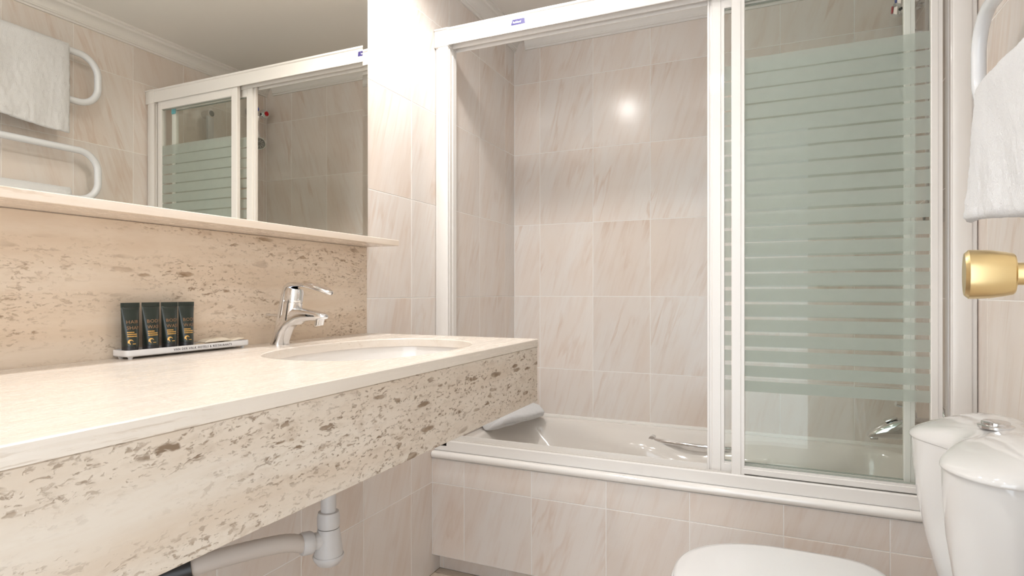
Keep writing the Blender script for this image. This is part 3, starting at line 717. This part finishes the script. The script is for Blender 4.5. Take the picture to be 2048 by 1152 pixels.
# ------------------------------------------------------------------ shower frame and sliding panels
FY, BKY = 1.815, 1.876
HZ0, HZ1 = 0.880, 0.939
SZ0, SZ1 = RIM, -0.528
def shower_frame():
    t = thing('shower_enclosure', 'cream aluminium shower enclosure surround above the bath', 'shower enclosure', (-0.32, 1.845, SZ0))
    hp = [(FY, HZ0), (FY, HZ1 - 0.010), (FY - 0.004, HZ1 - 0.007), (FY - 0.004, HZ1), (BKY, HZ1), (BKY, HZ0 - 0.008), (BKY - 0.004, HZ0 - 0.008),
          (BKY - 0.004, HZ0 + 0.02), (BKY - 0.026, HZ0 + 0.02), (BKY - 0.026, HZ0 - 0.004), (BKY - 0.030, HZ0 - 0.004), (BKY - 0.030, HZ0 + 0.02), (FY + 0.004, HZ0 + 0.02), (FY + 0.004, HZ0)]
    top = prism('header_rail', hp, LX + 0.058, RX - 0.058, 'x', 'frame', t, 20)
    sp = [(FY, SZ0), (FY, SZ1 - 0.004), (FY + 0.002, SZ1), (FY + 0.005, SZ1), (FY + 0.005, SZ1 - 0.014), (BKY - 0.030, SZ1 - 0.014), (BKY - 0.030, SZ1 - 0.004), (BKY - 0.027, SZ1 - 0.004),
          (BKY - 0.027, SZ1 - 0.014), (BKY - 0.004, SZ1 - 0.014), (BKY - 0.004, SZ1 + 0.006), (BKY, SZ1 + 0.006), (BKY, SZ0)]
    prism('sill_rail', sp, LX + 0.0004, RX - 0.0004, 'x', 'frame', t, 20)
    box('track_gasket', -0.12, RX - 0.06, FY + 0.0055, BKY - 0.0305, SZ1 - 0.0138, SZ1 - 0.0128, 'frame_dark', t)  # shade in the track below the panels, painted as a dark strip
    def upr(sgn, wx, name, cap):
        f = lambda a, y: (wx + sgn * a, y)
        prof = [f(0.001, BKY), f(0.001, FY + 0.010), f(0.003, FY + 0.007), f(0.009, FY + 0.006), f(0.0135, FY + 0.007), f(0.0145, FY + 0.001), f(0.017, FY), f(0.050, FY), f(0.0545, FY + 0.002), f(0.0550, FY + 0.006),
                f(0.0525, FY + 0.007), f(0.0525, FY + 0.014), f(0.0555, FY + 0.015), f(0.0555, FY + 0.030), f(0.053, FY + 0.031), f(0.053, FY + 0.036), f(0.0565, FY + 0.037), f(0.0565, BKY)]
        prism(name, prof, SZ1 - 0.02, HZ0 - 0.003, 'z', 'frame', t, 25)
        bm = bmesh.new(); x0, x1 = sorted((wx + sgn * 0.0005, wx + sgn * 0.0580))
        box_bm(bm, x0, x1, FY - 0.003, BKY + 0.001, HZ0 - 0.004, HZ1 + 0.004, 0.003, 2)
        me = bpy.data.meshes.new(cap); bm.to_mesh(me); bm.free(); c = finish(cap, me, 'frame', t)
        x0, x1 = sorted((wx + sgn * 0.002, wx + sgn * 0.0575))
        box('cap_lip', x0, x1, FY - 0.007, FY, HZ1 - 0.005, HZ1 + 0.001, 'frame', c, 0.002, 2)
        return c
    upr(1, LX, 'wall_upright', 'corner_cap'); upr(-1, RX, 'wall_upright', 'corner_cap')
    # maker's sticker on the header
    s = lambda a, b, c=0.0: (-0.810 + a, FY - 0.0004 - c, 0.9015 + b)
    st = mesh('maker_sticker', [s(0, 0), s(0.052, 0), s(0.050, 0.0185), s(0.006, 0.0185), s(0, 0, 0.0003), s(0.052, 0, 0.0003), s(0.050, 0.0185, 0.0003), s(0.006, 0.0185, 0.0003)],
              [(0, 1, 2, 3), (4, 5, 6, 7), (0, 1, 5, 4), (1, 2, 6, 5), (2, 3, 7, 6), (3, 0, 4, 7)], 'navy', t, 0)
    lettering('sticker_word', 'Roldband', 0.0092, 'white_print', st, lambda a, b, c: s(0.0062 + a + 0.20 * b, 0.0055 + b * 1.15, 0.0006 + c * 0.2), spacing=0.86)
shower_frame()
FR0, FR1, NST = -0.287, 0.676, 22
def panel(x0, x1, y, label, rear):
    t = thing('sliding_shower_panel', label, 'shower door', ((x0 + x1) / 2, y, SZ1 - 0.012), 'sliding shower panels')
    h0, h1 = SZ1 - 0.0135, HZ0 + 0.012
    ya, yb = y - 0.0085, y + 0.0085
    sw = 0.036
    def stile(xa, xb, lead):
        prof = [(xa, ya + 0.002), (xa + 0.002, ya), (xb - 0.011, ya), (xb - 0.010, ya + 0.002), (xb - 0.001, ya + 0.002), (xb, ya + 0.004), (xb, yb), (xa, yb)]
        if lead < 0:                       # grooved meeting edge on the opening side
            prof = [(xa - 0.014, ya + 0.010), (xa - 0.013, ya + 0.006), (xa - 0.008, ya + 0.006), (xa - 0.007, ya + 0.009), (xa - 0.001, ya + 0.009)] + prof[:-1] + [(xa - 0.014, yb)]
        return prism('stile', prof, h0 + 0.002, h1 - 0.002, 'z', 'frame', t, 20)
    stile(x0 + (0.014 if rear else 0), x0 + (0.014 if rear else 0) + sw, -1 if rear else 1); stile(x1 - 0.026, x1, 1)
    g0, g1 = x0 + (0.050 if rear else 0.036), x1 - 0.026
    hb = SZ1 + (0.0035 if not rear else -0.008); rz = SZ1 + 0.0175
    prism('bottom_rail', [(ya + 0.001, hb), (ya + 0.001, rz), (ya + 0.003, rz + 0.001), (ya + 0.003, rz + 0.008), (yb - 0.003, rz + 0.008), (yb - 0.001, rz), (yb - 0.001, hb)], g0 - 0.004, g1 + 0.004, 'x', 'frame', t, 20)
    tz = h1 - 0.044
    prism('top_rail', [(ya + 0.001, h1), (ya + 0.001, tz), (ya + 0.003, tz - 0.003), (yb - 0.003, tz - 0.003), (yb - 0.001, tz), (yb - 0.001, h1)], g0 - 0.004, g1 + 0.004, 'x', 'frame', t, 20)
    for zz in (rz + 0.0085, tz - 0.0065):
        box('rubber_seal', g0, g1, y - 0.0035, y + 0.0035, zz, zz + 0.002, 'seal', t)
    p = box('glass_pane', g0 - 0.004, g1 + 0.004, y - 0.0022, y + 0.0022, rz + 0.003, tz + 0.002, 'glass', t, 0, 1, 0)
    pitch = (FR1 - FR0) / NST
    for k in range(NST):
        gap = 0.0130 - 0.0090 * (k / (NST - 1))
        z0 = FR0 + pitch * k - (0.004 if rear else 0); z1 = z0 + pitch - (gap if k < NST - 1 else 0.0)
        yy = y - 0.0026
        mesh('frosted_stripe', [(g0, yy, z0), (g1, yy, z0), (g1, yy, z1), (g0, yy, z1)], [(0, 1, 2, 3)], 'frost', p, 0)
    if rear:
        c = box('guide_clip', x1 - 0.030, x1 - 0.004, ya - 0.0045, ya + 0.0015, 0.826, 0.852, 'teal', t, 0.002)
    for xx in ((x0 + 0.008, x0 + 0.03) if rear else (x0 + 0.012,)):
        lathe('roller', [(0, -0.004), (0.006, -0.004), (0.007, 0), (0.006, 0.004), (0, 0.004)], 'bead', t, (xx, y, h1 + 0.002), 'y', 14)
    return t
panel(-0.110, 0.399, 1.8300, 'front sliding shower panel with frosted stripes, nearer the toilet', False)
panel(-0.181, 0.345, 1.8600, 'rear sliding shower panel with grooved edge at the bath opening', True)

# ------------------------------------------------------------------ shower fittings on the right alcove wall
def shower_fittings():
    x = 0.440; y = 2.425; z = 1.002
    t = thing('shower_mixer', 'chrome two handle shower mixer with red and blue dots', 'mixer', (RX, y, z))
    tube('body', [(x, y - 0.055, z), (x, y + 0.045, z)], 0.020, 'chrome', t, 20)
    for dy in (-0.028, 0.022): tube('wall_leg', [(x, y + dy, z), (RX, y + dy, z)], [0.013, 0.016], 'chrome', t, 16)
    for mm, yy, zz in (('red', y + 0.030, z), ('blue', y - 0.038, z + 0.008)):
        h = lathe('hex_handle', [(0.016, -0.010), (0.024, -0.014), (0.027, -0.040), (0.020, -0.050), (0.0, -0.051)], 'chrome', t, (x, yy, zz), 'x', 6, 20)
        lathe('index_dot', [(0.0, -0.0512), (0.013, -0.0512), (0.012, -0.054), (0.0, -0.0545)], mm, h, (x, yy, zz), 'x', 18)
    # rail with hand shower
    yr = 2.125; xr = 0.430
    t = thing('shower_rail', 'flat grey shower slide rail on the alcove wall', 'rail', (RX, yr, 0.20))
    rp = [(xr - 0.006, yr - 0.017), (xr + 0.006, yr - 0.017), (xr + 0.010, yr), (xr + 0.006, yr + 0.017), (xr - 0.006, yr + 0.017), (xr - 0.010, yr)]
    prism('rail', rp, 0.22, 0.915, 'z', 'pvc', t, 50)
    for zz in (0.23, 0.915):
        tube('bracket', [(RX, yr, zz), (xr - 0.012, yr, zz)], [0.020, 0.022], 'chrome', t, 20)
        lathe('bracket_cap', [(0.0, -0.0135), (0.014, -0.0135), (0.016, -0.011), (0.0, -0.011)], 'spray', t, (xr, yr, zz), 'x', 18)
    t = thing('hand_shower', 'round chrome hand shower with hose hanging below the mixer', 'shower head', (0.40, 2.40, 0.825))
    hd = Vector((-0.55, -0.62, -0.55)).normalized(); c = Vector((0.395, 2.408, 0.826))
    rings = []
    u_ = hd.cross(Vector((0, 0, 1))).normalized(); v_ = hd.cross(u_)
    for dd, r in ((-0.030, 0.012), (-0.020, 0.026), (-0.006, 0.036), (0.0, 0.037), (0.003, 0.034)):
        rings.append([c + hd * dd + u_ * r * math.cos(2 * PI * k / 28) + v_ * r * math.sin(2 * PI * k / 28) for k in range(28)])
    loft('head', rings, 'chrome', t)
    rings = [[c + hd * dd + u_ * 0.031 * math.cos(2 * PI * k / 28) + v_ * 0.031 * math.sin(2 * PI * k / 28) for k in range(28)] for dd in (0.003, 0.0045)]
    face = loft('spray_face', rings, 'spray', t)
    for k in range(10):
        a = 2 * PI * k / 10; q = c + hd * 0.0048
        tube('spray_slot', [q + (u_ * math.cos(a) + v_ * math.sin(a)) * 0.010, q + (u_ * math.cos(a) + v_ * math.sin(a)) * 0.025], 0.0012, 'pvc', face, 6)
    tube('neck', spline([c - hd * 0.026, (0.425, 2.432, 0.868), (0.430, 2.425, 0.93), (0.418, 2.425, 0.985)], 6), 0.010, 'chrome', t, 14)
    tube('wall_hook', [(RX, 2.430, 0.90), (0.432, 2.428, 0.90)], 0.011, 'chrome', t, 14)
    # bath filler below
    yf, zf = 2.165, -0.408
    t = thing('bath_filler', 'chrome curved bath filler tap low on the alcove wall', 'tap', (RX, yf, zf))
    rr = []
    for x_, zc_, hz, hy in ((RX - 0.001, -0.424, 0.036, 0.030), (0.42, -0.424, 0.036, 0.030), (0.375, -0.4245, 0.034, 0.0295), (0.345, -0.4290, 0.030, 0.0285), (0.318, -0.4360, 0.0235, 0.0265), (0.296, -0.4440, 0.0160, 0.0235), (0.281, -0.4510, 0.0090, 0.0190), (0.275, -0.4550, 0.0035, 0.0130)):
        ring = []
        for k in range(28):
            c_, s_ = math.cos(2 * PI * k / 28), math.sin(2 * PI * k / 28); e = 2 / 2.6
            ring.append((x_, yf + hy * math.copysign(abs(c_) ** e, c_), zc_ + hz * math.copysign(abs(s_) ** e, s_)))
        rr.append(ring)
    loft('spout', rr, 'chrome', t, True, 60)
    box('nozzle', 0.280, 0.304, yf - 0.013, yf + 0.013, -0.4655, -0.455, 'chrome', t, 0.003, 2)
    lathe('wall_plate', [(0.0, -0.010), (0.038, -0.010), (0.042, -0.004), (0.042, -0.0005), (0.0, -0.0005)], 'chrome', t, (RX, yf, zf + 0.020), 'x', 32)
    dv = box('diverter', -0.018, 0.018, -0.016, 0.016, -0.003, 0.003, 'chrome', None, 0.002, 2); dv.parent = t
    dv.location = (0.338 - RX, 0, -0.3985 - zf); dv.rotation_euler = (0, math.radians(-24), 0)
    tube('control_lever', spline([(0.395, yf, -0.392), (0.392, yf, -0.372), (0.378, yf, -0.356), (0.352, yf, -0.349)], 5), [(0.014, 0.014)] * 6 + [(0.015, 0.010)] * 5 + [(0.016, 0.008)] * 5, 'chrome', t, 16)
shower_fittings()

# ------------------------------------------------------------------ toilet
def toilet():
    yc = 1.333
    t = thing('toilet', 'white close coupled toilet with lobed cistern and closed lid', 'toilet', (0.10, yc, FL))
    # cistern outline: two rounded lobes in front with a dip between, flat against the wall
    def outline(sx, sy, front, n=96):
        pts = []
        for k in range(n):
            a = 2 * PI * k / n; c, s = math.cos(a), math.sin(a)
            q = (abs(c) ** 3.2 + abs(s) ** 3.2) ** (-1 / 3.2)
            u, v = c * q, s * q                   # u: +1 wall, -1 front ; v: along the wall
            y = yc + sy * v
            depth = front
            x = RX - 0.006 - depth * 0.5 + depth * 0.5 * u * sx
            if u < 0:
                dip = math.exp(-(v / 0.30) ** 2) * 0.040 * min(1, -u * 1.2)
                bul = math.exp(-((abs(v) - 0.62) / 0.34) ** 2) * 0.012 * min(1, -u)
                x += (dip - bul) * (front / 0.2)
            pts.append((x, y))
        return pts
    rings = []
    for z, sy, fr in ((-0.640, 0.120, 0.118), (-0.625, 0.138, 0.140), (-0.58, 0.158, 0.158), (-0.50, 0.184, 0.176), (-0.42, 0.204, 0.189), (-0.355, 0.214, 0.195), (-0.2990, 0.219, 0.197)):
        rings.append([(x, y, z) for x, y in outline(1, sy, fr)])
    cis = loft('cistern', rings, 'porcelain', t, True, 50)
    # lid: overhanging, domed, with a shallow wedge-shaped hollow running from the dip back past the button
    lr = []
    for z, sc_ in ((-0.3112, 0.97), (-0.3110, 1.018), (-0.3095, 1.030), (-0.304, 1.034), (-0.296, 1.020), (-0.287, 0.990), (-0.279, 0.948), (-0.271, 0.895), (-0.264, 0.825), (-0.2585, 0.735), (-0.2550, 0.61), (-0.2530, 0.46), (-0.2520, 0.30), (-0.2515, 0.10)):
        ring = []
        for x, y in outline(1, 0.219, 0.197):
            cxm = RX - 0.105
            X = cxm + (x - cxm) * sc_ ; Y = yc + (y - yc) * sc_
            X = min(X, RX - 0.004)
            zz = z
            if z > -0.30:
                wdt = 0.030 + 0.30 * max(0, X - 0.30)
                e = abs(Y - yc) / wdt
                zz = z - 0.0055 * max(0.0, min(1.0, (1.25 - e) / 0.30)) * smooth(-0.300, -0.270, z)
            zz = -0.311 + (zz + 0.311) * (1 - 0.50 * smooth(0.41, 0.27, X)) if zz > -0.311 else zz
            ring.append((X, Y, zz + 0.0125))
        lr.append(ring)
    lid = loft('cistern_lid', lr, 'porcelain', t, True, 60)
    bt = (0.374, yc + 0.012, -0.2455)
    fl = lathe('flush_plate', [(0.0, -0.004), (0.027, -0.004), (0.0275, 0.001), (0.024, 0.003), (0.0, 0.003)], 'chrome', lid, bt, 'z', 32)
    lathe('flush_button', [(0.0, 0.002), (0.0215, 0.002), (0.0215, 0.007), (0.0195, 0.0085), (0.0, 0.0088)], 'chrome', lid, bt, 'z', 32)
    # bowl, seat and lid
    def egg(tip, back, hw, n=80, ex=2.2):
        pts = []; cx = 0.03
        for k in range(n):
            a = 2 * PI * k / n; c, s = math.cos(a), math.sin(a)
            if c < 0: pts.append((cx - (cx - tip) * abs(c) ** (2 / ex), yc + hw * math.copysign(abs(s) ** (2 / ex), s)))
            else:
                e2 = 6.0; pts.append((cx + (back - cx) * abs(c) ** (2 / e2), yc + hw * math.copysign(abs(s) ** (2 / 3.2), s) * (1 - 0.06 * c)))
        return pts
    def eggring(z, tip, back, hw): return [(x, y, z) for x, y in egg(tip, back, hw)]
    loft('bowl', [eggring(FL, -0.02, 0.30, 0.105), eggring(FL + 0.02, -0.03, 0.30, 0.110), eggring(-0.86, -0.035, 0.30, 0.105), eggring(-0.76, -0.085, 0.305, 0.125), eggring(-0.69, -0.150, 0.31, 0.158), eggring(-0.655, -0.178, 0.32, 0.172), eggring(-0.640, -0.180, 0.32, 0.172)], 'porcelain', t, True, 50)
    loft('seat_ring', [eggring(-0.6395, -0.196, 0.232, 0.182), eggring(-0.634, -0.203, 0.236, 0.188), eggring(-0.622, -0.205, 0.236, 0.189), eggring(-0.617, -0.202, 0.234, 0.187)], 'seat', t, True, 50)
    loft('seat_lid', [eggring(-0.6165, -0.196, 0.236, 0.184), eggring(-0.612, -0.199, 0.238, 0.187), eggring(-0.604, -0.198, 0.237, 0.186), eggring(-0.598, -0.190, 0.231, 0.180), eggring(-0.595, -0.170, 0.215, 0.165), eggring(-0.5935, -0.10, 0.15, 0.11)], 'seat', t, True, 70)
    for s in (-1, 1):
        lathe('hinge', [(0.0, -0.014), (0.009, -0.014), (0.009, 0.014), (0.0, 0.014)], 'seat', t, (0.242, yc + s * 0.075, -0.612), 'y', 16)
toilet()

# ------------------------------------------------------------------ towel radiator and towels
RXT = 0.405
def radiator():
    t = thing('towel_radiator', 'white serpentine tube towel radiator on the right wall', 'radiator', (RX, 1.25, 0.33))
    r, R, ye, yn = 0.0135, 0.078, 1.562, 0.98
    def loop(zt, zb):
        p = [(RXT, yn, zt), (RXT, ye - R - 0.12, zt)]
        for k in range(13):
            a = PI / 2 - PI / 2 * k / 12; p.append((RXT, ye - R + R * math.cos(a), zt - R + R * math.sin(a)))
        for k in range(13):
            a = 0 - PI / 2 * k / 12; p.append((RXT, ye - R + R * math.cos(a), zb + R + R * math.sin(a)))
        return p + [(RXT, ye - R - 0.12, zb), (RXT, yn, zb)]
    for zt in (0.985, 0.585):
        tube('tube_loop', loop(zt, zt - 0.200), r, 'radiator', t, 18)
    p = [(RXT, yn, 0.785)]
    for k in range(13): a = PI / 2 + PI * k / 12; p.append((RXT, yn + 0.10 * math.cos(a), 0.685 + 0.10 * math.sin(a)))
    tube('return_bend', p, r, 'radiator', t, 18)
    for zz in (0.985, 0.385):
        tube('wall_bracket', [(RXT, 1.04, zz), (RX - 0.003, 1.04, zz)], 0.012, 'radiator', t, 16)
        lathe('bracket_foot', [(0.0, -0.004), (0.024, -0.004), (0.026, -0.0005), (0.0, -0.0005)], 'radiator', t, (RX, 1.04, zz), 'x', 24)
    box('control_box', RXT - 0.03, RX - 0.002, 0.955, 1.005, 0.33, 0.40, 'radiator', t, 0.006, 2)
radiator()
def towel(y0, y1, ztop, zf, zb, thick, flare, label, seed):
    """terry towel folded lengthwise and hung over a bar: closed section swept along the bar"""
    t = thing('hanging_towel', label, 'towel', (RXT, (y0 + y1) / 2, min(zf, zb)), 'white towels on the radiator')
    r0 = 0.0150; ro = r0 + thick; ny = 90; rings = []
    gapb = 0.034
    def section(k):
        pts = []; ins = []
        nseg = 34
        for i in range(nseg + 1): pts.append((-ro, zf + (ztop - zf) * i / nseg))           # front outer going up (faces the room)
        for i in range(1, 12): a = PI - PI * i / 12; pts.append((ro * math.cos(a) if a > PI / 2 else (r0 + thick * 0.7) * math.cos(a), ztop + ro * math.sin(a) * 0.9))
        for i in range(nseg + 1): pts.append((r0 + thick * 0.7, ztop + (zb - ztop) * i / nseg))
        pts.append((r0 + 0.001, zb - 0.004))
        for i in range(nseg + 1): pts.append((r0 + 0.0005, zb + (ztop - zb) * i / nseg))
        for i in range(1, 12): a = PI * i / 12; pts.append((r0 * math.cos(a), ztop + r0 * math.sin(a)))
        for i in range(nseg + 1): pts.append((-r0 - 0.0005, ztop + (zf - ztop) * i / nseg))
        for i in range(1, 6): a = PI * i / 6; pts.append((-(r0 + ro) / 2 + (ro - r0) / 2 * math.cos(a), zf - (ro - r0) / 2 * math.sin(a)))
        return pts
    base_s = section(0)
    for j in range(ny + 1):
        k = j / ny; y = y0 + (y1 - y0) * k; e = min(k, 1 - k); rd = min(1, (e * 14)) ** 0.5
        ring = []
        for (x, z) in base_s:
            drop = max(0, (ztop - z) / max(1e-6, ztop - zf))
            xx = x
            if x < -r0 - 0.001: xx = -r0 - (-x - r0) * (0.45 + 0.55 * rd)
            if x < 0: xx -= 0.009 * drop * drop + 0.008 * math.sin(3.2 * k + seed) * drop
            n_ = noise.noise(Vector((x * 20 + seed, y * 14, z * 9))) * 0.006 + noise.noise(Vector((x * 60 + seed, y * 60, z * 60))) * 0.0022 + noise.noise(Vector((x * 170 + seed, y * 170, z * 170))) * 0.0022
            yy = y + (flare * drop ** 2.2 if k > 0.5 else 0) * (k - 0.5) * 2 + noise.noise(Vector((seed, z * 12, k * 3))) * 0.004
            zz = z + (0.012 * math.sin(4.0 * k + seed) * drop if x < 0 else 0)
            ring.append((RXT + xx + (n_ if x < -r0 - 0.002 else 0) * (0.6 + 0.8 * drop), yy + noise.noise(Vector((z * 190, seed, x * 150))) * 0.0022, zz + noise.noise(Vector((y * 190, seed, 3.0))) * 0.0018))
        rings.append(ring)
    loft('terry_cloth', rings, 'towel', t, True, 70)
towel(1.00, 1.442, 0.985, 0.660, 0.70, 0.012, 0.0, 'white towel on the upper bar, seen in the mirror', 1.0)
towel(1.00, 1.446, 0.385, 0.142, 0.20, 0.030, 0.010, 'white terry towel on the lower bar above the brass knob', 4.0)

# ------------------------------------------------------------------ open door with brass knob (leaf just outside the frame)
DX = 0.300
door = struct(box('door_1', DX, DX + 0.04, -0.02, 0.815, FL + 0.008, 0.99, 'door', None, 0.002), 'pale door standing open beside the viewer', 'door')
kx, ky, kz = 0.179, 0.735, 0.018
kn = lathe('door_knob', [(0.0, 0.0), (0.0215, 0.0), (0.0243, 0.0028), (0.0250, 0.0034), (0.0250, 0.008), (0.0243, 0.020), (0.0222, 0.032), (0.0205, 0.0385), (0.0190, 0.0400), (0.0, 0.0400)], 'brass', door, (kx, ky, kz), 'x', 48, 25)
lathe('knob_stem', [(0.0, 0.0395), (0.0112, 0.0395), (0.0112, 0.108), (0.0, 0.108)], 'brass', kn, (kx, ky, kz), 'x', 32)
lathe('knob_rose', [(0.0, 0.112), (0.028, 0.112), (0.030, 0.115), (0.030, 0.1208), (0.0, 0.1208)], 'brass', kn, (kx, ky, kz), 'x', 40)

piv = Matrix.Translation((kx + 0.02, ky, 0)); door.matrix_world = piv @ Matrix.Rotation(math.radians(-9), 4, 'Z') @ piv.inverted()

# ------------------------------------------------------------------ lift everything so the floor is z = 0
for o in list(sc.objects):
    if o.parent is None: o.location.z += CZ
bpy.context.view_layer.update()
